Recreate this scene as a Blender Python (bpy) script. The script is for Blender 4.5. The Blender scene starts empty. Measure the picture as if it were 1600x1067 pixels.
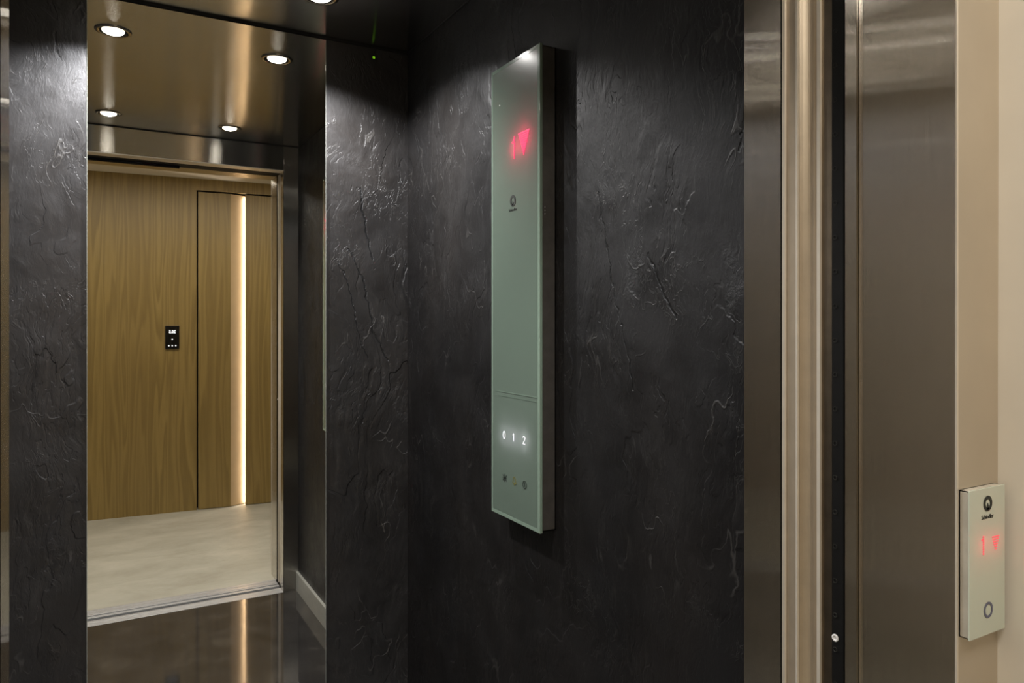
import bpy, bmesh, math, random
from mathutils import Vector, Matrix
random.seed(4)
S = bpy.context.scene
C = S.collection

# ---------------------------------------------------------------- camera
F_PX, YAW, Y0, CAM_H = 1145.5, 29.5285, 502.8, 1.2815
cam = bpy.data.cameras.new('camera'); co = bpy.data.objects.new('camera', cam); C.objects.link(co)
cam.sensor_width = 36; cam.sensor_fit = 'HORIZONTAL'; cam.lens = F_PX / 1600 * 36
cam.shift_y = (Y0 - 533.5) / 1600
cam.clip_start = .02
co.location = (0, 0, CAM_H); co.rotation_euler = (math.pi / 2, 0, -math.radians(YAW))
S.camera = co

# ---------------------------------------------------------------- world, exposure
w = bpy.data.worlds.new('world'); S.world = w; w.use_nodes = True
w.node_tree.nodes['Background'].inputs[0].default_value = (.02, .018, .016, 1)
w.node_tree.nodes['Background'].inputs[1].default_value = 1
S.view_settings.view_transform = 'Standard'; S.view_settings.look = 'None'
S.view_settings.gamma = 1; S.view_settings.use_curve_mapping = False
S.view_settings.exposure = 0.0
S.cycles.max_bounces = 12; S.cycles.glossy_bounces = 8; S.cycles.diffuse_bounces = 5
S.cycles.sample_clamp_indirect = 6

SPOT_W = 44       # each lift downlight
HALL_W = 21       # unseen area light added to light the hall

def area(name, loc, sx, sy, watts, col, rot=(0, 0, 0)):
    l = bpy.data.lights.new(name, 'AREA'); l.shape = 'RECTANGLE'; l.size = sx; l.size_y = sy
    l.energy = watts; l.color = col
    o = bpy.data.objects.new(name, l); C.objects.link(o); o.location = loc; o.rotation_euler = rot
    return o
area('hall_fill_light', (.35, -.25, 2.24), 1.8, .4, HALL_W, (1, .93, .83))  # added fill under the hall ceiling, no fitting modelled

# ---------------------------------------------------------------- room numbers (metres)
ZC = 2.116            # lift ceiling
R = 2.1415            # rear wall
FR = .7157            # inner face of the front return
XR, XL = .8401, -.278 # side walls
JR, JL = .7711, -.063 # clear opening
ZH = 2.0              # door head
Y_RET = .6538         # back of the return jamb
Y_FR1, Y_FR0 = .5380, .4314   # landing frame reveal
MX0, MX1 = -.022, .5839       # mirror
HZ = 2.257            # hall ceiling
XP = .8465            # plaster reveal to the right of the frame
WA = Vector((-.047, -1.183, 0)); WB = Vector((1.07, -1.09, 0))   # timber wall line
WANG = math.atan2(WB.y - WA.y, WB.x - WA.x)

# ---------------------------------------------------------------- node helpers
class NT:
    def __init__(s, name):
        s.m = bpy.data.materials.new(name); s.m.use_nodes = True; s.t = s.m.node_tree
        s.b = s.t.nodes['Principled BSDF']; s._p = None
    def n(s, typ, ins=None, **kw):
        nd = s.t.nodes.new(typ)
        for k, v in kw.items(): setattr(nd, k, v)
        for k, v in (ins or {}).items():
            if hasattr(v, 'links') or isinstance(v, bpy.types.NodeSocket): s.t.links.new(v, nd.inputs[k])
            else: nd.inputs[k].default_value = v
        return nd
    def math(s, op, a, b=0, c=None, clamp=False):
        i = {0: a, 1: b}
        if c is not None: i[2] = c
        nd = s.n('ShaderNodeMath', i, operation=op); nd.use_clamp = clamp
        return nd.outputs[0]
    def vmath(s, op, a, b):
        nd = s.n('ShaderNodeVectorMath', {0: a, 1: b}, operation=op)
        return nd.outputs['Value'] if op in ('LENGTH', 'DISTANCE', 'DOT_PRODUCT') else nd.outputs[0]
    def pos(s):
        if not s._p: s._p = s.n('ShaderNodeTexCoord').outputs['Object']
        return s._p
    def noise(s, vec, scale=1, detail=4, rough=.5, dist=0):
        return s.n('ShaderNodeTexNoise', {'Vector': vec, 'Scale': scale, 'Detail': detail, 'Roughness': rough, 'Distortion': dist}).outputs[0]
    def noisec(s, vec, scale=1, detail=4):
        return s.n('ShaderNodeTexNoise', {'Vector': vec, 'Scale': scale, 'Detail': detail}).outputs[1]
    def ss(s, v, a, b, lo=0., hi=1.):
        nd = s.n('ShaderNodeMapRange', {'Value': v, 'From Min': a, 'From Max': b, 'To Min': lo, 'To Max': hi}, interpolation_type='SMOOTHSTEP')
        return nd.outputs[0]
    def ramp(s, v, stops):
        nd = s.n('ShaderNodeValToRGB', {'Fac': v}); e = nd.color_ramp.elements
        e[0].position, e[0].color = stops[0][0], (*stops[0][1], 1)
        e[1].position, e[1].color = stops[-1][0], (*stops[-1][1], 1)
        for p, c in stops[1:-1]:
            k = e.new(p); k.color = (*c, 1)
        return nd.outputs[0]
    def mixc(s, f, a, b):
        nd = s.n('ShaderNodeMix', data_type='RGBA')
        for k, v in ((0, f), (6, a), (7, b)):
            if isinstance(v, bpy.types.NodeSocket): s.t.links.new(v, nd.inputs[k])
            else: nd.inputs[k].default_value = (*v, 1) if isinstance(v, tuple) and len(v) == 3 else v
        return nd.outputs[2]
    def set(s, **kw):
        for k, v in kw.items():
            k = k.replace('_', ' ')
            if isinstance(v, bpy.types.NodeSocket): s.t.links.new(v, s.b.inputs[k])
            else: s.b.inputs[k].default_value = (*v, 1) if isinstance(v, tuple) and len(v) == 3 and k != 'Tangent' else v
        return s
    def bump(s, h, dist, strength=1.):
        o = s.n('ShaderNodeBump', {'Height': h, 'Distance': dist, 'Strength': strength}).outputs[0]
        s.t.links.new(o, s.b.inputs['Normal']); return s

def plain(name, col, rough=.5, metal=0., spec=.5, coat=0., vary=.12, scale=40):
    m = NT(name); n = m.noise(m.pos(), scale, 3)
    a = tuple(c * (1 - vary) for c in col); b = tuple(min(1, c * (1 + vary)) for c in col)
    m.set(Base_Color=m.ramp(n, [(.3, a), (.7, b)]), Roughness=rough, Metallic=metal)
    m.b.inputs['Specular IOR Level'].default_value = spec
    m.b.inputs['Coat Weight'].default_value = coat; m.b.inputs['Coat Roughness'].default_value = .03
    return m.m
def glow(name, col, st):
    m = NT(name); m.set(Base_Color=(.02, .02, .02), Emission_Color=col, Emission_Strength=st); return m.m

def brushed(name, col, rough, tangent, grain, aniso=.85, spread=.3, wave=0.):
    """brushed steel: scratches scatter the highlight along `tangent`; grain = noise scale per axis"""
    m = NT(name)
    n = m.noise(m.vmath('MULTIPLY', m.pos(), grain), 1, 3, .6)
    big = m.noise(m.vmath('MULTIPLY', m.pos(), (3.1, 2.7, 2.9)), 1, 2)
    a = tuple(c * .88 for c in col)
    m.set(Base_Color=m.mixc(m.ss(n, .3, .7), a, col), Metallic=1., Anisotropic=aniso,
          Roughness=m.math('ADD', m.ss(n, .2, .8, rough * .92, rough * 1.08), m.ss(big, .3, .7, -.015, .015)))
    t = m.n('ShaderNodeCombineXYZ', {0: tangent[0], 1: tangent[1], 2: tangent[2]}).outputs[0]
    m.t.links.new(t, m.b.inputs['Tangent'])
    # micro-scratches: the facet normal leans at random along the scatter direction only
    wn = m.n('ShaderNodeTexWhiteNoise', {'Vector': m.vmath('MULTIPLY', m.pos(), (7919., 7907., 7901.))}, noise_dimensions='3D')
    sp = m.n('ShaderNodeSeparateXYZ', {0: wn.outputs['Color']})
    k = m.math('SUBTRACT', m.math('ADD', sp.outputs[0], sp.outputs[1]), 1.)
    k = m.math('MULTIPLY', k, spread)
    if wave: k = m.math('ADD', k, m.math('MULTIPLY', m.math('SUBTRACT', m.noise(m.vmath('MULTIPLY', m.pos(), (2, 2, 2)), 1, 1), .5), wave))
    off = m.n('ShaderNodeVectorMath', {0: tangent, 'Scale': k}, operation='SCALE').outputs[0]
    nn = m.vmath('ADD', m.n('ShaderNodeNewGeometry').outputs['Normal'], off)
    nn = m.n('ShaderNodeVectorMath', {0: nn}, operation='NORMALIZE').outputs[0]
    m.t.links.new(nn, m.b.inputs['Normal'])
    return m.m

def slate(name, ax, cracks, seed, spec=1.0, lum=1.):
    """split-slate veneer; ax = the horizontal world axis of the wall; lum = painted brightness per wall"""
    m = NT(name)
    sp = m.n('ShaderNodeSeparateXYZ', {0: m.pos()})
    P = m.n('ShaderNodeCombineXYZ', {0: sp.outputs[ax], 1: sp.outputs[2], 2: float(seed)}).outputs[0]
    wv = m.vmath('SUBTRACT', m.noisec(P, 3.2, 3), (.5, .5, .5))
    W = m.vmath('ADD', P, m.vmath('MULTIPLY', wv, (.16, .16, 0)))
    fw = m.vmath('SUBTRACT', m.noisec(P, 22, 4), (.5, .5, .5))
    W2 = m.vmath('ADD', W, m.vmath('MULTIPLY', fw, (.03, .03, 0)))
    broad = m.noise(m.vmath('MULTIPLY', W, (7, 2.6, 1)), 1, 6, .55)
    # terraces of split layers
    lay = m.noise(m.vmath('MULTIPLY', W2, (5.5, 2.1, 1)), 1, 3, .45)
    f = m.math('FRACT', m.math('MULTIPLY', lay, 9))
    terr = m.math('MULTIPLY', m.ss(f, .0, .05), m.ss(f, 1., .55))
    msk = m.ss(m.noise(m.vmath('ADD', P, (3, 9, 0)), 4.2, 3), .46, .62)
    # thin raised worm lines
    r = m.math('ABSOLUTE', m.math('SUBTRACT', m.noise(m.vmath('MULTIPLY', W2, (13, 6.5, 1)), 1, 2, .5), .5))
    mk2 = m.ss(m.noise(m.vmath('ADD', P, (7, 2, 0)), 7.5, 3), .53, .63)
    worm = m.math('MULTIPLY', m.ss(r, .012, .0), mk2)
    # crumbly patches
    mk3 = m.ss(m.noise(m.vmath('ADD', m.vmath('MULTIPLY', P, (1.5, .8, 1)), (1, 5, 0)), 5.5, 4), .60, .70)
    cr = m.noise(m.vmath('MULTIPLY', W2, (1, .7, 1)), 95, 5, .75)
    crumb = m.math('MULTIPLY', m.math('SUBTRACT', cr, .5), mk3)
    fine = m.noise(m.vmath('MULTIPLY', W2, (150, 46, 1)), 1, 5, .7)
    r2 = m.math('ABSOLUTE', m.math('SUBTRACT', m.noise(m.vmath('MULTIPLY', W2, (34, 13, 1)), 1, 3, .6), .5))
    mk4 = m.ss(m.noise(m.vmath('ADD', P, (2, 4, 0)), 6.5, 4), .50, .66)
    worm2 = m.math('MULTIPLY', m.ss(r2, .016, .0), mk4)
    r3 = m.math('ABSOLUTE', m.math('SUBTRACT', m.noise(m.vmath('MULTIPLY', W, (60, 9, 1)), 1, 2, .5), .5))
    scr = m.math('MULTIPLY', m.ss(r3, .009, .0), m.ss(m.noise(m.vmath('ADD', P, (12, 1, 0)), 9, 4), .52, .66))
    lay2 = m.noise(m.vmath('MULTIPLY', W2, (17, 5, 1)), 1, 4, .6)
    f2 = m.math('FRACT', m.math('MULTIPLY', lay2, 7))
    terr2 = m.math('MULTIPLY', m.math('MULTIPLY', m.ss(f2, .0, .08), m.ss(f2, 1., .5)), m.ss(m.noise(m.vmath('ADD', P, (5, 5, 0)), 5, 4), .45, .6))
    # named cracks: polylines (u, z)
    d = None
    ck = m.vmath('ADD', P, m.vmath('MULTIPLY', m.vmath('SUBTRACT', m.noisec(P, 30, 4), (.5, .5, .5)), (.024, .024, 0)))
    cs = m.n('ShaderNodeSeparateXYZ', {0: ck})
    for line, wd in cracks:
        for (ax0, az0), (ax1, az1) in zip(line, line[1:]):
            dx, dz = ax1 - ax0, az1 - az0; L2 = dx * dx + dz * dz
            px = m.math('SUBTRACT', cs.outputs[0], ax0); pz = m.math('SUBTRACT', cs.outputs[1], az0)
            t = m.math('ADD', m.math('MULTIPLY', px, dx / L2), m.math('MULTIPLY', pz, dz / L2), clamp=True)
            ex = m.math('SUBTRACT', px, m.math('MULTIPLY', t, dx)); ez = m.math('SUBTRACT', pz, m.math('MULTIPLY', t, dz))
            q = m.math('DIVIDE', m.math('SQRT', m.math('ADD', m.math('MULTIPLY', ex, ex), m.math('MULTIPLY', ez, ez))), wd)
            d = q if d is None else m.math('MINIMUM', d, q)
    crack = m.ss(d, 1., .2)
    h = m.math('MULTIPLY', broad, 1.0)
    for a, k in ((m.math('MULTIPLY', terr, msk), .42), (worm, .26), (worm2, .15), (scr, -.12), (terr2, .20), (crumb, .8), (fine, .20), (crack, -.45)):
        h = m.math('ADD', h, m.math('MULTIPLY', a, k))
    tone = m.noise(m.vmath('MULTIPLY', W, (2.4, 1.2, 1)), 1, 5, .6)
    col = m.ramp(tone, [(.3, (.0060, .0058, .0062)), (.5, (.0105, .0095, .0092)), (.72, (.018, .0155, .0142))])
    vein = m.math('MULTIPLY', m.ss(m.noise(m.vmath('MULTIPLY', W2, (26, 5.5, 1)), 1, 5, .65), .56, .78), .5)
    col = m.mixc(vein, col, (.035, .033, .031))
    col = m.mixc(m.math('MULTIPLY', worm, .45), col, (.07, .067, .064))
    col = m.mixc(m.math('MULTIPLY', m.ss(crumb, .06, .2), .5), col, (.09, .084, .078))
    col = m.mixc(m.math('MULTIPLY', worm2, .35), col, (.06, .057, .053))
    col = m.mixc(m.math('MULTIPLY', scr, .4), col, (.05, .048, .046))
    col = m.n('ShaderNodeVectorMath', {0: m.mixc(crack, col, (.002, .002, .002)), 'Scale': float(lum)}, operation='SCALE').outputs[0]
    m.set(Base_Color=col, Roughness=m.ss(m.noise(W, 9, 5, .6), .3, .7, .38, .52))
    m.b.inputs['Specular IOR Level'].default_value = spec
    m.b.inputs['Specular Tint'].default_value = (.90, .93, 1, 1)
    m.bump(h, .0034, .8)
    return m.m

def oak(name, seed):
    m = NT(name)
    P = m.vmath('ADD', m.pos(), (seed, 0, 0))
    st = m.vmath('MULTIPLY', P, (1, 0, 1))
    wv = m.vmath('MULTIPLY', m.vmath('SUBTRACT', m.noisec(m.vmath('MULTIPLY', st, (3, 1, .6)), 1, 2), (.5, .5, .5)), (.12, 0, .1))
    W = m.vmath('ADD', st, wv)
    g = m.noise(m.vmath('MULTIPLY', W, (8, 1, .28)), 1, 2, .5)
    ring = m.math('FRACT', m.math('MULTIPLY', g, 13))
    ring = m.math('MULTIPLY', m.ss(ring, 0, .75), m.ss(ring, 1, .8))
    fib = m.noise(m.vmath('MULTIPLY', st, (420, 1, 9)), 1, 3, .6)
    plank = m.noise(m.vmath('MULTIPLY', st, (5.5, 1, .05)), 1, 1)
    c = m.ramp(m.math('ADD', m.math('MULTIPLY', ring, .38), m.math('MULTIPLY', fib, .62)),
               [(.15, (.15, .097, .022)), (.5, (.21, .143, .038)), (.85, (.28, .193, .058))])
    c = m.mixc(m.ss(plank, .3, .7, 0, .35), c, (.19, .125, .036))
    m.set(Base_Color=c, Roughness=.42); m.bump(fib, .0003, .4)
    return m.m

# ---------------------------------------------------------------- materials
M = {}
M['slate_rear'] = slate('slate_rear', 0, [
    ([(.655, 1.50), (.70, 1.40), (.735, 1.24), (.775, 1.165)], .0035),
    ([(.690, 1.68), (.700, 1.60), (.715, 1.52), (.728, 1.47)], .0045),
    ([(.625, 1.46), (.66, 1.36), (.69, 1.22), (.71, 1.17)], .002)], 3, 1., 1.6)  # colour scaled up: the rear wall's stronger light put into the slate
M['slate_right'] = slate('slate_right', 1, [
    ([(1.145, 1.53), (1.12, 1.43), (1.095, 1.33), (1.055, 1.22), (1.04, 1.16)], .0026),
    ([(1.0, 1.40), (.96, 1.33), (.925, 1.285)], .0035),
    ([(.76, 1.70), (.765, 1.64), (.785, 1.58), (.79, 1.54)], .004)], 11, .42, .8)  # same slate scaled down, dimmer light on this wall put into its colour
M['slate_left'] = slate('slate_left', 1, [([(1.2, 1.6), (1.3, 1.3)], .003)], 20)
M['mirror'] = NT('mirror_glass').set(Base_Color=(.90, .90, .87), Metallic=1., Roughness=.0).m
M['mirror_edge'] = plain('mirror_edge', (.75, .8, .76), .12, .6)
M['dark_gap'] = plain('dark_gap', (.008, .007, .006), .7)
M['steel_ceiling'] = brushed('steel_ceiling', (.62, .605, .56), .17, (0, 1, 0), (4, 900, 4), .85, .26)
M['steel_jamb'] = brushed('steel_jamb', (.82, .785, .73), .095, (0, 1, 0), (700, 900, 10), .9, .80)
M['steel_return'] = brushed('steel_return', (.62, .60, .57), .13, (1, 0, 0), (900, 700, 10), .9, .6)
M['steel_header'] = brushed('steel_header', (.60, .58, .54), .13, (0, 0, 1), (6, 700, 900), .9, .45)
M['satin'] = plain('satin_steel', (.60, .51, .39), .45, .7, vary=.05)
M['satin_edge'] = plain('polished_edge', (.80, .74, .64), .4, .5, vary=.04)
M['frame_face'] = plain('frame_face', (.60, .53, .43), .38, .6, vary=.05, scale=9)
M['soffit'] = plain('shaded_soffit_steel', (.42, .37, .30), .3, 1., vary=.04)  # frame steel darkened: soffit shade and oak reflection put into the colour
M['alu_shaded'] = plain('shaded_sill_groove', (.10, .10, .10), .5, .5)  # darker aluminium, paints the shade down in the sill grooves
M['alu'] = plain('sill_aluminium', (.66, .67, .69), .3, .55, vary=.06, scale=120)
M['skirting'] = plain('skirting_aluminium', (.60, .60, .55), .4, .5, vary=.05)
M['black'] = plain('black_plastic', (.006, .006, .006), .6, 0, .15)
M['lens_black'] = plain('lens_black', (.006, .006, .006), .12)
M['hall_plaster'] = plain('hall_plaster', (.84, .79, .70), .75, vary=.03, scale=12)
M['hall_white'] = plain('hall_ceiling_paint', (.72, .66, .55), .8, vary=.02)
M['glass_green'] = plain('back_painted_glass', (.30, .385, .325), .22, 0, .6, 1., vary=.015, scale=5)
M['glass_rim'] = plain('green_glass_rim', (.235, .32, .26), .12, 0, .6, 1., vary=.02)
M['glass_pale'] = plain('pale_green_glass', (.70, .77, .66), .2, 0, .5, 1., vary=.015, scale=8)
def lit_glass(name, col, rough, tl):
    mt = plain(name, col, rough, 0, .6, 1., vary=.015, scale=5); t = mt.node_tree
    out = [q for q in t.nodes if q.type == 'OUTPUT_MATERIAL'][0]
    tr = t.nodes.new('ShaderNodeBsdfTranslucent'); tr.inputs[0].default_value = (.9, .9, .9, 1)
    mx = t.nodes.new('ShaderNodeMixShader'); mx.inputs[0].default_value = tl
    t.links.new(t.nodes['Principled BSDF'].outputs[0], mx.inputs[1]); t.links.new(tr.outputs[0], mx.inputs[2]); t.links.new(mx.outputs[0], out.inputs[0])
    return mt
M['glass_green'] = lit_glass('back_painted_glass', (.145, .198, .162), .16, .12)
M['glass_pale'] = lit_glass('pale_green_glass', (.70, .77, .66), .2, .12)
M['body_grey'] = plain('grey_metal_body', (.22, .205, .19), .38, .8)
M['body_pale'] = plain('pale_panel_body', (.55, .52, .45), .4)
M['print_dark'] = plain('dark_print', (.012, .016, .014), .5)
M['print_blue'] = plain('blue_grey_print', (.13, .14, .22), .4)
M['yellow_print'] = glow('yellow_backlight', (.55, .5, .05), .22)
M['led_red'] = glow('red_led', (1, .006, .11), 1.35)
M['led_red_soft'] = glow('soft_red_led', (1, .10, .12), 1.0)
M['led_white'] = glow('white_led', (1, .98, 1), 1.3)
M['glow_green'] = glow('green_glow', (.35, .9, .02), .4)
M['lamp'] = glow('halogen_lens', (1, .93, .82), 7)
M['lamp_core'] = glow('halogen_core', (1, .95, .88), 26)
M['led_strip'] = glow('warm_led_strip', (1, .86, .74), 26)
M['chrome'] = plain('lamp_chrome', (.45, .40, .33), .14, 1.)
M['oak_wall'] = oak('oak_wall', 0); M['oak_door'] = oak('oak_door', 3.3)
M['lens_ring'] = plain('sensor_lens_ring', (.06, .06, .055), .2, .5)
M['bronze'] = plain('dark_bronze_steel', (.22, .175, .125), .4, 1.)
M['channel'] = plain('pale_channel_lining', (.38, .27, .14), .5, vary=.04, scale=15)
M['white_spot'] = plain('white_plastic', (.8, .8, .8), .4)

m = NT('polished_dark_stone'); n = m.noise(m.pos(), 7, 8, .65, .6)
m.set(Base_Color=m.ramp(n, [(.3, (.022, .021, .021)), (.55, (.038, .036, .035)), (.7, (.075, .068, .06))]), Roughness=.07, IOR=2.1)
M['car_floor'] = m.m
m = NT('hall_floor_stone'); P = m.vmath('MULTIPLY', m.pos(), (2.4, 4.5, 1)); n = m.noise(P, 1, 10, .7, .4)
k = m.ss(m.noise(m.vmath('MULTIPLY', m.pos(), (14, 40, 1)), 1, 5, .6), .66, .74)
m.set(Base_Color=m.mixc(m.math('MULTIPLY', k, .75), m.ramp(n, [(.32, (.33, .31, .25)), (.5, (.41, .395, .33)), (.68, (.49, .47, .40))]), (.27, .24, .17)), Roughness=.5)
M['hall_floor'] = m.m

# ---------------------------------------------------------------- mesh helpers
def obj(name, bm, mat, parent=None, smooth=False, **props):
    me = bpy.data.meshes.new(name); bmesh.ops.recalc_face_normals(bm, faces=bm.faces[:]); bm.to_mesh(me); bm.free()
    if smooth:
        for p in me.polygons: p.use_smooth = True
    for mm in (mat if isinstance(mat, (list, tuple)) else [mat]): me.materials.append(mm)
    o = bpy.data.objects.new(name, me); C.objects.link(o)
    if parent: o.parent = parent
    for k_, v_ in props.items(): o[k_] = v_
    return o
def bx(bm, a, b, bevel=0., seg=2, skip=()):
    """box from corner a to corner b"""
    t = bmesh.new()
    lo = [min(p, q) for p, q in zip(a, b)]; hi = [max(p, q) for p, q in zip(a, b)]
    bmesh.ops.create_cube(t, size=1)
    for v in t.verts: v.co = Vector([lo[i] + (v.co[i] + .5) * (hi[i] - lo[i]) for i in range(3)])
    if bevel: bmesh.ops.bevel(t, geom=t.edges[:], offset=bevel, segments=seg, affect='EDGES', profile=.5)
    me = bpy.data.meshes.new('t'); t.to_mesh(me); t.free(); bm.from_mesh(me); bpy.data.meshes.remove(me)
    return bm
def box(name, a, b, mat, parent=None, bevel=0., base=None, **props):
    o0 = parent.location if (parent and base is None) else (base or Vector((0, 0, 0)))
    a = Vector(a) - Vector(o0); b = Vector(b) - Vector(o0)
    return obj(name, bx(bmesh.new(), a, b, bevel), mat, parent, **props)
def thing(name, label, cat, loc, rz=0, group=None):
    o = bpy.data.objects.new(name, None); C.objects.link(o); o.location = loc; o.rotation_euler = (0, 0, rz)
    o.empty_display_size = .05; o['label'] = label; o['category'] = cat
    if group: o['group'] = group
    return o
def tag(o, label, cat, group=None):
    o['label'] = label; o['category'] = cat
    if group: o['group'] = group
    return o
def struct(o): o['kind'] = 'structure'; return o
def prism(pts, z0, z1):
    bm = bmesh.new(); lo = [bm.verts.new((x, y, z0)) for x, y in pts]; hi = [bm.verts.new((x, y, z1)) for x, y in pts]
    n_ = len(pts)
    for i in range(n_): bm.faces.new((lo[i], lo[(i + 1) % n_], hi[(i + 1) % n_], hi[i]))
    bm.faces.new(lo[::-1]); bm.faces.new(hi); return bm
def lathe(prof, seg=40, cap=False):
    bm = bmesh.new(); rings = []
    for r, z in prof:
        rings.append([bm.verts.new((r * math.cos(2 * math.pi * i / seg), r * math.sin(2 * math.pi * i / seg), z)) for i in range(seg)])
    for A, B in zip(rings, rings[1:]):
        for i in range(seg): bm.faces.new((A[i], A[(i + 1) % seg], B[(i + 1) % seg], B[i]))
    if cap: bm.faces.new(rings[0]); bm.faces.new(rings[-1])
    return bm
# frames for flat things fixed to a wall: u = reading direction, v = up, n = out of the wall
def frame(loc, u, n):
    u = Vector(u); n = Vector(n); v = Vector((0, 0, 1))
    return Matrix(((u.x, v.x, n.x, loc[0]), (u.y, v.y, n.y, loc[1]), (u.z, v.z, n.z, loc[2]), (0, 0, 0, 1)))
def apply(bm, mt): bmesh.ops.transform(bm, matrix=mt, verts=bm.verts[:]); return bm
def poly2(pts, d=.0004, holes=False):
    return prism(pts, 0, d)
def ring2(ro, ri, d=.0004, seg=48, ky=1.):
    bm = lathe([(ri, 0), (ro, 0), (ro, d), (ri, d), (ri, 0)], seg)
    for v in bm.verts: v.co.y *= ky
    return bm
def disc2(r, cx=0, cy=0, d=.0004, seg=16):
    return prism([(cx + r * math.cos(2 * math.pi * i / seg), cy + r * math.sin(2 * math.pi * i / seg)) for i in range(seg)], 0, d)
def join(bm, other):
    me = bpy.data.meshes.new('t'); other.to_mesh(me); other.free(); bm.from_mesh(me); bpy.data.meshes.remove(me); return bm
def text2(s, size, d=.0004, sx=1., bold=0.):
    cu = bpy.data.curves.new('t', 'FONT'); cu.body = s; cu.size = size; cu.extrude = d; cu.align_x = 'CENTER'; cu.align_y = 'CENTER'; cu.offset = bold
    cu.resolution_u = 4
    o = bpy.data.objects.new('t', cu); C.objects.link(o)
    dg = bpy.context.evaluated_depsgraph_get(); me = bpy.data.meshes.new_from_object(o.evaluated_get(dg))
    bm = bmesh.new(); bm.from_mesh(me); bpy.data.objects.remove(o); bpy.data.curves.remove(cu); bpy.data.meshes.remove(me)
    for v in bm.verts: v.co.x *= sx
    return bm
def seg2(pts, wd, d=.0004):
    bm = bmesh.new()
    for (x0, y0), (x1, y1) in zip(pts, pts[1:]):
        t = Vector((x1 - x0, y1 - y0)); L = t.length; t /= L; nx, ny = -t.y * wd / 2, t.x * wd / 2
        join(bm, prism([(x0 + nx, y0 + ny), (x1 + nx, y1 + ny), (x1 - nx, y1 - ny), (x0 - nx, y0 - ny)], 0, d))
    return bm

# ================================================================ LIFT CAR SHELL
T = .03
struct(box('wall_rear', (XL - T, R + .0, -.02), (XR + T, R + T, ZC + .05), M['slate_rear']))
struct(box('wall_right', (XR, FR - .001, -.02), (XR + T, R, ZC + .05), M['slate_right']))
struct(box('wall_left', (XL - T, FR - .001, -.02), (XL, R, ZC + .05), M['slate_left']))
struct(box('ceiling', (XL, FR, ZC), (XR, R - .004, ZC + .02), M['steel_ceiling']))
bm = bmesh.new()
bx(bm, (XL, FR, ZC), (XR, R, ZC)) if False else None
struct(box('floor', (XL - T, Y_RET + .06, -.03), (XR + T, R + T, 0), M['car_floor']))
# front of the car: two returns and a header
def ret(name, x0, x1):
    return struct(box(name, (x0, Y_RET, 0), (x1, FR, ZC), M['steel_return'], bevel=.0012))
o = ret('wall_front', JR, XR)
# jamb side of the return carries its own brushing
box('return_jamb', (JR - .0015, Y_RET, 0), (JR + .004, FR - .0008, ZH), M['steel_jamb'], o, base=Vector((0, 0, 0)))
o = ret('wall_front', XL, JL)
box('return_jamb', (JL - .004, Y_RET, 0), (JL + .0015, FR - .0008, ZH), M['steel_jamb'], o, base=Vector((0, 0, 0)))
hd = struct(box('wall_front', (JL, Y_RET, ZH), (JR, FR, ZC), M['steel_header'], bevel=.0008))
box('header_lip', (JL, Y_RET, ZH - .004), (JR, FR, ZH), M['satin_edge'], hd, base=Vector((0, 0, 0)))
# skirtings
struct(box('baseboard_right', (XR - .012, FR + .001, 0), (XR, R, .088), M['skirting'], bevel=.001))
struct(box('baseboard_left', (XL, FR + .001, 0), (XL + .012, R, .088), M['skirting'], bevel=.001))

# mirror
mr = thing('wall_mirror', 'tall frameless mirror fixed to the slate rear wall of the lift', 'mirror', ((MX0 + MX1) / 2, R - .006, 0))
box('mirror_backing', (MX0 + .004, R - .003, .05), (MX1 - .004, R, ZC - .008), M['dark_gap'], mr)
box('mirror_glass', (MX0 + .0012, R - .006, .05), (MX1 - .0012, R - .003, ZC - .010), M['mirror'], mr)
for x0, x1 in ((MX0, MX0 + .0012), (MX1 - .0012, MX1)):
    box('mirror_edge', (x0, R - .0063, .05), (x1, R - .003, ZC - .010), M['mirror_edge'], mr)
tag(box('shadow_gap_strip', (XL, R - .004, ZC - .006), (XR, R, ZC), M['dark_gap']), 'thin dark strip painting the shade in the gap between lift ceiling and rear wall', 'painted shade')  # shade of the ceiling gap modelled as a dark strip

for a_, c_ in (((XL, FR + .0002, ZC - .004), (XR, FR + .004, ZC - .0002)), ((XR - .003, FR + .004, ZC - .004), (XR - .0002, R - .005, ZC - .0002)), ((XL + .0002, FR + .004, ZC - .004), (XL + .003, R - .005, ZC - .0002))):
    struct(box('gap_shade_strip', a_, c_, M['dark_gap']))  # dark strips stand in for shade along the ceiling edges
# ---------------------------------------------------------------- downlights
def downlight(label, x, y, watts, cone):
    t = thing('recessed_downlight', label, 'ceiling light', (x, y, ZC), group='downlights in the lift ceiling')
    obj('trim_ring', lathe([(.034, -.0005), (.036, -.004), (.043, -.005), (.048, -.002), (.0485, 0)]), M['chrome'], t, True)
    obj('inner_baffle', lathe([(.034, -.0005), (.0335, -.002), (.030, -.0008), (.029, -.0005)]), M['black'], t, True)
    obj('lamp_lens', lathe([(.029, -.001), (.0275, -.004), (.022, -.0072), (.0125, -.0096)]), M['lamp'], t, True)
    obj('lamp_core', lathe([(.0125, -.0096), (.008, -.0112), (.0005, -.012)], cap=True), M['lamp_core'], t, True)
    l = bpy.data.lights.new('downlight_beam', 'SPOT'); l.energy = watts; l.color = (1, .965, .93); l.spot_size = math.radians(cone); l.spot_blend = .6
    l.shadow_soft_size = .008
    lo = bpy.data.objects.new('downlight_beam', l); C.objects.link(lo); lo.parent = t; lo.location = (0, 0, -.036)
LX0, LX1, LY0, LY1 = .0411, .4979, .9256, 1.8792
downlight('round recessed downlight nearest the mirror, on the side away from the glass control panel', LX0, LY1, SPOT_W, 142)
downlight('round recessed downlight nearest the mirror, on the side of the glass control panel', LX1, LY1, SPOT_W, 142)
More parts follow.
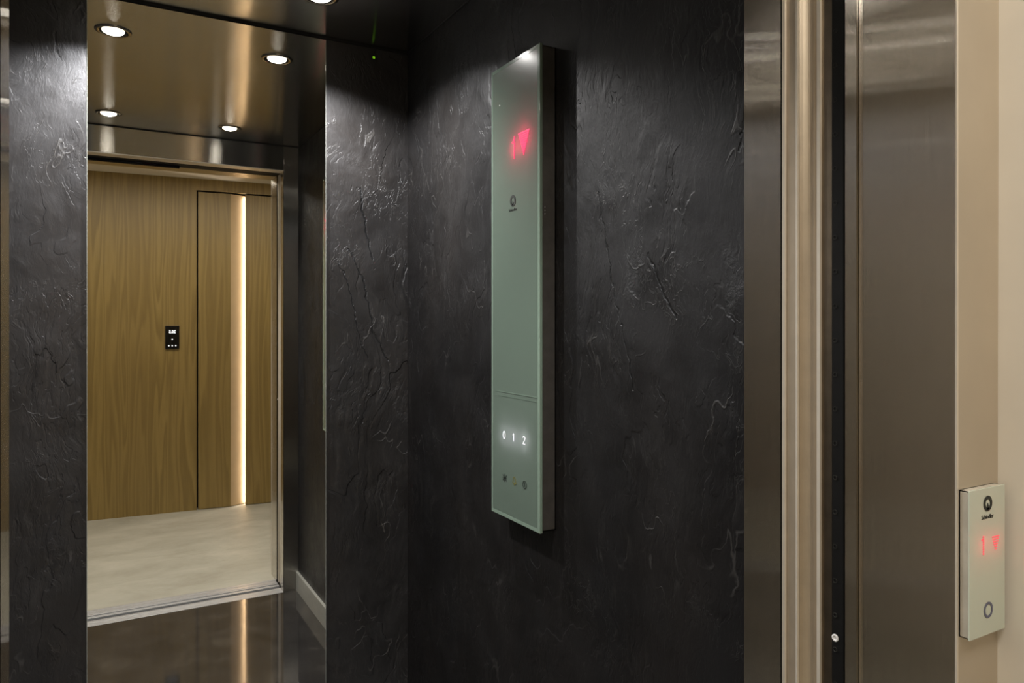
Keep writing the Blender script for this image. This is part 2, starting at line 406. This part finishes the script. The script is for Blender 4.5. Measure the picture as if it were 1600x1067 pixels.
downlight('round recessed downlight just inside the lift door, on the side away from the control panel', LX0, LY0, SPOT_W * .55, 110)
downlight('round recessed downlight just inside the lift door, on the side of the control panel', LX1, LY0, SPOT_W * .35, 84)

# green dot: small glowing cap with a dark rim
t = thing('green_dot', 'tiny green glowing dot high on the slate rear wall', 'light', (.731, R, 2.083))
b_ = apply(lathe([(.0042, 0), (.004, .0015), (.002, .0022)], 16, True), Matrix.Rotation(math.pi / 2, 4, 'X')); obj('green_dot_cap', b_, M['glow_green'], t)
b_ = apply(lathe([(.0042, 0), (.0055, 0), (.0055, .001), (.0042, .001), (.0042, 0)], 16), Matrix.Rotation(math.pi / 2, 4, 'X')); obj('green_dot_rim', b_, M['black'], t)

# ================================================================ CAR OPERATING PANEL
CX, CY0, CY1, CZ0, CZ1 = .8002, 1.2954, 1.5097, .8415, 1.8611
cp = thing('lift_control_panel', 'tall pale green glass lift control panel on the slate side wall', 'control panel', (XR, (CY0 + CY1) / 2, CZ0))
def tray(bm, a, b, t_, ax, front):
    """open housing: four side walls and a back; `front` = open side along axis ax"""
    for i in range(3):
        for sgn in (0, 1):
            if i == ax and sgn == front: continue
            lo = list(a); hi = list(b)
            if sgn: lo[i] = hi[i] - t_
            else: hi[i] = lo[i] + t_
            bx(bm, lo, hi)
    return bm
def rel(v, root): return tuple(Vector(v) - root.location)
obj('panel_body', tray(bmesh.new(), rel((CX + .0065, CY0 + .0015, CZ0 + .003), cp), rel((XR, CY1 - .0015, CZ1 - .003), cp), .002, 0, 0), M['body_grey'], cp)
IN = .0095; JN = .0066
b_ = bmesh.new()
for a_, c_ in (((CX, CY0, CZ0), (CX + .0065, CY0 + IN, CZ1)), ((CX, CY1 - JN, CZ0), (CX + .0065, CY1, CZ1)), ((CX, CY0 + IN, CZ0), (CX + .0065, CY1 - JN, CZ0 + .008)), ((CX, CY0 + IN, CZ1 - .008), (CX + .0065, CY1 - JN, CZ1))):
    bx(b_, rel(a_, cp), rel(c_, cp), .0006)
obj('glass_rim', b_, M['glass_rim'], cp)
box('painted_glass', (CX + .0001, CY0 + IN, CZ0 + .008), (CX + .0015, CY1 - JN, CZ1 - .008), M['glass_green'], cp)
def on_cop(bm, y, z, name, mat, off=.0004):
    p = Vector((CX - off, y, z)) - cp.location
    return obj(name, apply(bm, frame(p, (0, -1, 0), (-1, 0, 0))), mat, cp)
seam = on_cop(seg2([(-.084, 0), (.090, 0)], .0012), 1.395, 1.1235, 'panel_seam', M['glass_rim'])
on_cop(seg2([(-.080, 0), (.085, 0)], .0006), 1.395, 1.1145, 'panel_seam', M['glass_rim'])
# floor digits
def digit(c):
    if c == '0': return seg2([(.0048 * math.cos(a), .0085 * math.sin(a)) for a in [k * math.pi / 10 for k in range(21)]], .0017)
    if c == '1': return seg2([(-.0042, .0048), (0, .0085), (0, -.0085)], .0018)
    return seg2([(-.0046, .0050), (-.0030, .0078), (.0004, .0087), (.0036, .0072), (.0042, .0042), (.0026, .0006), (-.0048, -.0080), (.0050, -.0080)], .0017)
for s_, y_ in (('0', 1.4479), ('1', 1.4042), ('2', 1.3597)):
    on_cop(digit(s_), y_, 1.0266, 'floor_digit', M['led_white'])
    l = bpy.data.lights.new('digit_light', 'POINT'); l.energy = .35; l.color = (.95, .93, 1); l.shadow_soft_size = .0015
    lo = bpy.data.objects.new('digit_light', l); C.objects.link(lo); lo.parent = cp; lo.location = Vector((CX + .012, y_, 1.0266)) - cp.location
# symbols: door open, alarm bell, intercom
b_ = seg2([(0, -.009), (0, .009)], .0012)
for s_ in (-1, 1):
    join(b_, seg2([(s_ * .0022, 0), (s_ * .0085, .0065)], .0014)); join(b_, seg2([(s_ * .0022, 0), (s_ * .0085, -.0065)], .0014)); join(b_, seg2([(s_ * .002, 0), (s_ * .009, 0)], .001))
on_cop(b_, 1.445, .9300, 'door_open_symbol', M['print_dark'])
b_ = seg2([(-.0085, -.005), (-.006, -.0025), (-.0055, .003), (-.003, .0075), (0, .009), (.003, .0075), (.0055, .003), (.006, -.0025), (.0085, -.005), (-.0085, -.005)], .0015)
join(b_, disc2(.0018, 0, -.0078))
on_cop(b_, 1.4013, .9310, 'alarm_bell_symbol', M['yellow_print'])
b_ = ring2(.0085, .0072); join(b_, seg2([(0, -.005), (0, .005)], .0018))
on_cop(b_, 1.357, .9315, 'intercom_symbol', M['print_dark'])
# red display
b_ = bmesh.new()
for k in range(11): join(b_, disc2(.0023, 0, -.0235 + k * .0046, .0003, 10))
for q in ((-.004, .0165), (-.008, .012)): join(b_, disc2(.0022, q[0], q[1], .0003, 10))
on_cop(b_, 1.4015, 1.6655, 'display_digit', M['led_red'])
b_ = bmesh.new()
for r_ in range(11):
    hw = .0235 * (1 - r_ / 10.8)
    z_ = .024 - r_ * .0048
    join(b_, seg2([(-hw, z_), (hw, z_)], .0037, .0003))
on_cop(b_, 1.3605, 1.6665, 'down_arrow', M['led_red'])
for y_, z_, e_ in ((1.3605, 1.672, 2.8), (1.4015, 1.665, 1.)):
    l = bpy.data.lights.new('display_light', 'POINT'); l.energy = e_; l.color = (1, .02, .10); l.shadow_soft_size = .003
    lo = bpy.data.objects.new('display_light', l); C.objects.link(lo); lo.parent = cp; lo.location = Vector((CX + .012, y_, z_)) - cp.location
# logo and maker's name
def logo(r):
    b = ring2(r, r * .56)
    join(b, poly2([(-r * .34, -r * .80), (r * .34, -r * .80), (r * .10, -r * .12), (0, r * .05), (-r * .10, -r * .12)]))
    return b
on_cop(logo(.0125), 1.4085, 1.5490, 'maker_logo', M['print_dark'])
on_cop(text2('Schindler', .0098, .0002, 1.0), 1.4085, 1.5290, 'maker_name', M['print_dark'])
on_cop(disc2(.0016), 1.4691, 1.7748, 'status_dot', M['white_spot'])
for k in range(3):
    p = Vector((CX + .013, CY0 + .0010, 1.507 + k * .007)) - cp.location
    obj('side_mark', apply(disc2(.0011), frame(p, (1, 0, 0), (0, -1, 0))), M['white_spot'], cp)

# ================================================================ CAR DOOR (parked) AND LIGHT CURTAIN
HL = 2.02
def leafset(side):
    """parked leaves seen by their leading edges; side=+1 right, -1 left"""
    X0 = JR if side > 0 else JL
    def X(a): return X0 + side * a
    dr = struct(bpy.data.objects.new('door_1', None)) if side > 0 else None
    return X
def leaf(name, label, pts, grp=None):
    b = prism(pts, .012, HL); o = obj(name, b, M['satin']); tag(o, label, 'lift door'); return o
cd = thing('car_door', 'parked steel door leaves of the lift car at the right jamb', 'lift door', (JR, .61, .012))
def pr(name, pts, mat, parent, z0=.012, z1=HL, smooth=False):
    L = parent.location
    return obj(name, prism([(x - L.x, y - L.y) for x, y in pts], z0 - L.z, z1 - L.z), mat, parent, smooth)
# rear leaf: lip, angled face, lip
pr('leaf_lip', [(JR, .6530), (JR, .6487), (JR + .003, .6480), (JR + .003, .6530)], M['satin_edge'], cd)
pr('rear_leaf', [(JR + .003, .6530), (JR + .0035, .6480), (JR + .0035, .6330), (JR + .05, .6330), (JR + .05, .6530)], M['satin'], cd)
pr('leaf_lip', [(JR, .6318), (JR, .6289), (JR + .003, .6285), (JR + .003, .6320)], M['satin_edge'], cd)
arc = []
for k in range(13):
    a = k / 12
    arc.append((JR + .0035 + .010 * math.sin(math.pi * a) ** .8 * (1 - .2 * a), .6285 - a * (.6285 - .6006)))
pr('front_leaf', arc + [(JR + .05, .6006), (JR + .05, .6285)], M['satin'], cd, smooth=False)
pr('leaf_lip', [(JR, .6004), (JR, .5958), (JR + .003, .5955), (JR + .003, .6006)], M['satin_edge'], cd)
pr('leaf_return', [(JR + .003, .5955), (JR + .001, .5797), (JR + .04, .5797), (JR + .04, .5955)], M['bronze'], cd)
lc = thing('light_curtain', 'black light curtain strip with small lenses beside the parked car door', 'door sensor', (JR, .57, .012))
box('sensor_strip', (JR + .001, .5640, .012), (JR + .02, .5797, HL), M['black'], lc, .0006)
for k in range(44):
    z_ = .0625 + .04127 * k
    p = Vector((JR + .001, .5752, z_)) - lc.location
    obj('sensor_lens', apply(ring2(.0030, .0021, .0005, 20), frame(p, (0, -1, 0), (-1, 0, 0))), M['lens_ring'], lc)
p = Vector((JR + .001, .5750, .902)) - lc.location
obj('fixing_screw', apply(lathe([(.0044, 0), (.0044, .0008), (.0028, .0012), (.0022, .0002), (.0003, .0002)], 24), frame(p, (0, -1, 0), (-1, 0, 0))), M['white_spot'], lc)
# landing door leaf edge
ld = thing('landing_door', 'brushed steel edge of the parked landing door behind the frame', 'lift door', (JR, .55, .012))
pr('leaf_edge', [(JR, .5610), (JR, .5463), (JR + .004, .5455), (JR + .05, .5455), (JR + .05, .5610)], M['steel_jamb'], ld)
pr('leaf_edge', [(JR + .0035, .5450), (JR + .0035, .5395), (JR + .05, .5395), (JR + .05, .5450)], M['steel_jamb'], ld)
# door gear above the opening
dg_ = thing('door_track', 'dark door track above the lift doorway', 'door track', (.35, .59, ZH))
box('hanger_rail', (JL, .600, 1.996), (JR, .6525, 2.05), M['black'], dg_)
box('hanger_cover', (JL, .585, 1.985), (.33, .600, 2.05), M['black'], dg_)
box('hanger_rail', (JL, Y_FR1 + .004, 2.002), (JR, .584, 2.05), M['black'], dg_)
# left side door pocket edge
pk = thing('door_stop_post', 'satin steel slam post of the lift door at the left edge', 'door post', (JL, .6, .0))
pr('slam_post', [(JL, .6530), (JL, .5450), (JL - .05, .5450), (JL - .05, .6530)], M['steel_jamb'], pk, 0, HL)

# ================================================================ SILLS
def sill(name, label, y0, y1, ridges):
    t = thing(name, label, 'door sill', (.35, (y0 + y1) / 2, -.02))
    box('sill_plate', (JL - .02, y0, -.02), (JR + .0, y1, -.009), M['alu_shaded'], t)
    for a, b in ridges:
        box('sill_rib', (JL - .02, a, -.009), (JR + .0, b, .0012), M['alu'], t, .0005)
    return t
sill('car_door_sill', 'grooved aluminium sill along the edge of the dark lift floor', .650, .7140,
     [(.7020, .7140), (.6890, .6995), (.6790, .6865), (.6715, .6765), (.650, .6690)])
sill('landing_door_sill', 'grooved aluminium sill along the edge of the pale hall floor', .5160, .6210,
     [(.6080, .6210), (.6000, .6050), (.5740, .5860), (.5400, .5700), (.5160, .5370)])
tag(box('sill_gap_pit', (JL - .02, .6212, -.06), (JR, .6498, -.05), M['dark_gap']), 'dark gap between the two aluminium door sills', 'gap')

# ================================================================ LANDING FRAME, HALL
fr = struct(bpy.data.objects.new('trim_1', None)); C.objects.link(fr)
box('frame_reveal', (JR, Y_FR0 + .0012, 0), (JR + .004, Y_FR1, ZH), M['steel_jamb'], fr, .0008)
box('frame_face', (JR + .0005, Y_FR0, 0), (XP + .03, Y_FR0 + .0035, ZH + .11), M['frame_face'], fr, .0008)
box('frame_reveal', (JL - .004, Y_FR0 + .0012, 0), (JL, Y_FR1, ZH), M['steel_jamb'], fr, .0008)
box('frame_face', (JL - .075, Y_FR0, 0), (JL - .0005, Y_FR0 + .0035, ZH + .11), M['frame_face'], fr, .0008)
box('frame_head', (JL, Y_FR0 + .0012, ZH), (JR, Y_FR1, ZH + .004), M['soffit'], fr, .0008)
box('frame_face', (JL, Y_FR0, ZH), (JR, Y_FR0 + .0035, ZH + .11), M['frame_face'], fr, .0008)
box('corner_edge', (JR - .0006, Y_FR0 - .0006, 0), (JR + .0022, Y_FR0 + .0016, ZH), M['satin_edge'], fr, .0005)
# hall plaster around the frame (reveal to the right stands a little out of plumb)
b_ = bmesh.new()
def slab(x0b, x0t, x1, y0, y1, z0, z1):
    v = [b_.verts.new(p) for p in ((x0b, y0, z0), (x1, y0, z0), (x1, y1, z0), (x0b, y1, z0), (x0t, y0, z1), (x1, y0, z1), (x1, y1, z1), (x0t, y1, z1))]
    for q in ((0, 1, 2, 3), (4, 5, 6, 7), (0, 1, 5, 4), (1, 2, 6, 5), (2, 3, 7, 6), (3, 0, 4, 7)): b_.faces.new([v[i] for i in q])
slab(XP - .0015, XP + .006, 2.6, .30, Y_FR0, -.01, HZ)
struct(obj('wall_hall_right_of_lift', b_, M['hall_plaster']))
struct(box('wall_hall_left_of_lift', (-1.6, .30, -.01), (JL - .075, Y_FR0, HZ), M['hall_plaster']))
struct(box('wall_hall_above_lift', (JL - .075, .30, ZH + .11), (XP - .002, Y_FR0, HZ), M['hall_plaster']))
struct(box('wall_hall_left', (-1.65, -1.6, -.01), (-1.6, .30, HZ), M['hall_plaster']))
struct(box('wall_hall_right', (2.6, -1.6, -.01), (2.65, .30, HZ), M['hall_plaster']))
struct(box('ceiling', (-1.65, -1.6, HZ), (2.65, .43, HZ + .03), M['hall_white']))
struct(box('floor', (-1.65, -1.6, -.03), (2.65, .5158, 0), M['hall_floor']))

# timber wall in its own frame: s along the wall, t out into the hall
def wall_obj(name, mat_, boxes, origin=(WA.x, WA.y), **kw):
    b = bmesh.new()
    for a, c in boxes: bx(b, a, c)
    o = obj(name, b, mat_); o.location = (origin[0], origin[1], 0); o.rotation_euler = (0, 0, WANG); return o
D0, D1, DZ = .6505, 1.56, 2.167     # door leaf along the wall
G0, G1 = .858, .955                 # recessed grip with the light strip
struct(wall_obj('wall_hall_back', M['oak_wall'], [((-1.5, -.03, 0), (D0 - .010, 0, HZ)), ((D0 - .010, -.03, DZ + .011), (D1 + .006, 0, HZ)), ((D1 + .006, -.03, 0), (2.6, 0, HZ))]))
struct(wall_obj('wall_behind_door_joint', M['dark_gap'], [((D0 - .03, -.075, 0), (D1 + .03, -.070, DZ + .05))]))
dr = struct(bpy.data.objects.new('door_1', None)); C.objects.link(dr); dr.location = (WA.x, WA.y, 0); dr.rotation_euler = (0, 0, WANG)
obj('door_panel', bx(bmesh.new(), (D0, -.03, .004), (G0, 0, DZ)), M['oak_door'], dr)
obj('door_panel', bx(bmesh.new(), (G1, -.03, .004), (D1, 0, DZ)), M['oak_door'], dr)
GD = .055
obj('light_channel', prism([(G0, 0), (G0, -.03), (G0, -GD - .01), (G1 + .012, -GD - .01), (G1 + .012, -.031), (G1 + .006, -.031), (G1 + .006, -GD)], .004, DZ), M['channel'], dr)
obj('led_strip', bx(bmesh.new(), (G1 + .002, -.056, .01), (G1 + .006, -.034, DZ - .01)), M['led_strip'], dr)

# room controller on the timber wall
def wl(s, t_, z): return Vector((WA.x, WA.y, 0)) + Matrix.Rotation(WANG, 3, 'Z') @ Vector((s, t_, z))
s0, s1 = .4475, .5335
p = wl((s0 + s1) / 2, 0, 1.10)
rc = thing('room_controller', 'small black touch controller with white digits on the oak wall', 'wall controller', p, WANG)
obj('housing', bx(bmesh.new(), (-.043, 0, 0), (.043, .012, .155), .002), M['black'], rc)
obj('glass_face', bx(bmesh.new(), (-.0415, .012, .0015), (.0415, .0135, .1535), .0006), M['lens_black'], rc)
def on_rc(bm, x, z, name): return obj(name, apply(bm, frame((x, .0137, z), (-1, 0, 0), (0, 1, 0))), M['led_white'], rc)
on_rc(text2('20.5', .026, .0002, .95, .0011), 0, .114, 'digits')
on_rc(disc2(.0045, 0, 0, .0003), 0, .064, 'icon')
for x in (-.021, 0, .021): on_rc(disc2(.0046, 0, 0, .0003), x, .021, 'icon')

# landing call panel
LX_0, LX_1, LZ0, LZ1, LT = .7745, .8415, .9555, 1.1088, .011
lp = thing('landing_call_panel', 'small pale glass call panel with a ring button on the door frame', 'call button panel', ((LX_0 + LX_1) / 2, Y_FR0, LZ0))
obj('panel_body', tray(bmesh.new(), rel((LX_0 + .001, Y_FR0 - LT + .0018, LZ0 + .001), lp), rel((LX_1 - .001, Y_FR0, LZ1 - .001), lp), .001, 1, 0), M['body_pale'], lp)
box('glass_front', (LX_0, Y_FR0 - LT, LZ0), (LX_1, Y_FR0 - LT + .0018, LZ1), M['glass_pale'], lp, .0006)
def on_lp(bm, x, z, name, mat):
    p = Vector((x, Y_FR0 - LT - .0002, z)) - lp.location
    return obj(name, apply(bm, frame(p, (1, 0, 0), (0, -1, 0))), mat, lp)
XO = .8075
on_lp(logo(.0080), XO, 1.0925, 'maker_logo', M['print_dark'])
on_lp(text2('Schindler', .0062, .0002), XO, 1.0785, 'maker_name', M['print_dark'])
b_ = bmesh.new()
for k in range(8): join(b_, disc2(.00125, 0, -.009 + k * .0025, .0003, 10))
join(b_, disc2(.0012, -.0026, .006, .0003, 10))
on_lp(b_, .7995, 1.0500, 'display_digit', M['led_red_soft'])
b_ = bmesh.new()
for r_ in range(6):
    hw = .0070 * (1 - r_ / 6.5); join(b_, seg2([(-hw, .007 - r_ * .0026), (hw, .007 - r_ * .0026)], .0011, .0003))
on_lp(b_, .8225, 1.0490, 'down_arrow', M['led_red_soft'])
for x_ in (.7995, .8225):
    l = bpy.data.lights.new('call_display_light', 'POINT'); l.energy = .06; l.color = (1, .05, .08); l.shadow_soft_size = .0015
    lo = bpy.data.objects.new('call_display_light', l); C.objects.link(lo); lo.parent = lp; lo.location = Vector((x_, Y_FR0 - LT + .0085, 1.05)) - lp.location
on_lp(ring2(.0083, .0058), .8085, .9815, 'call_button_ring', M['print_blue'])
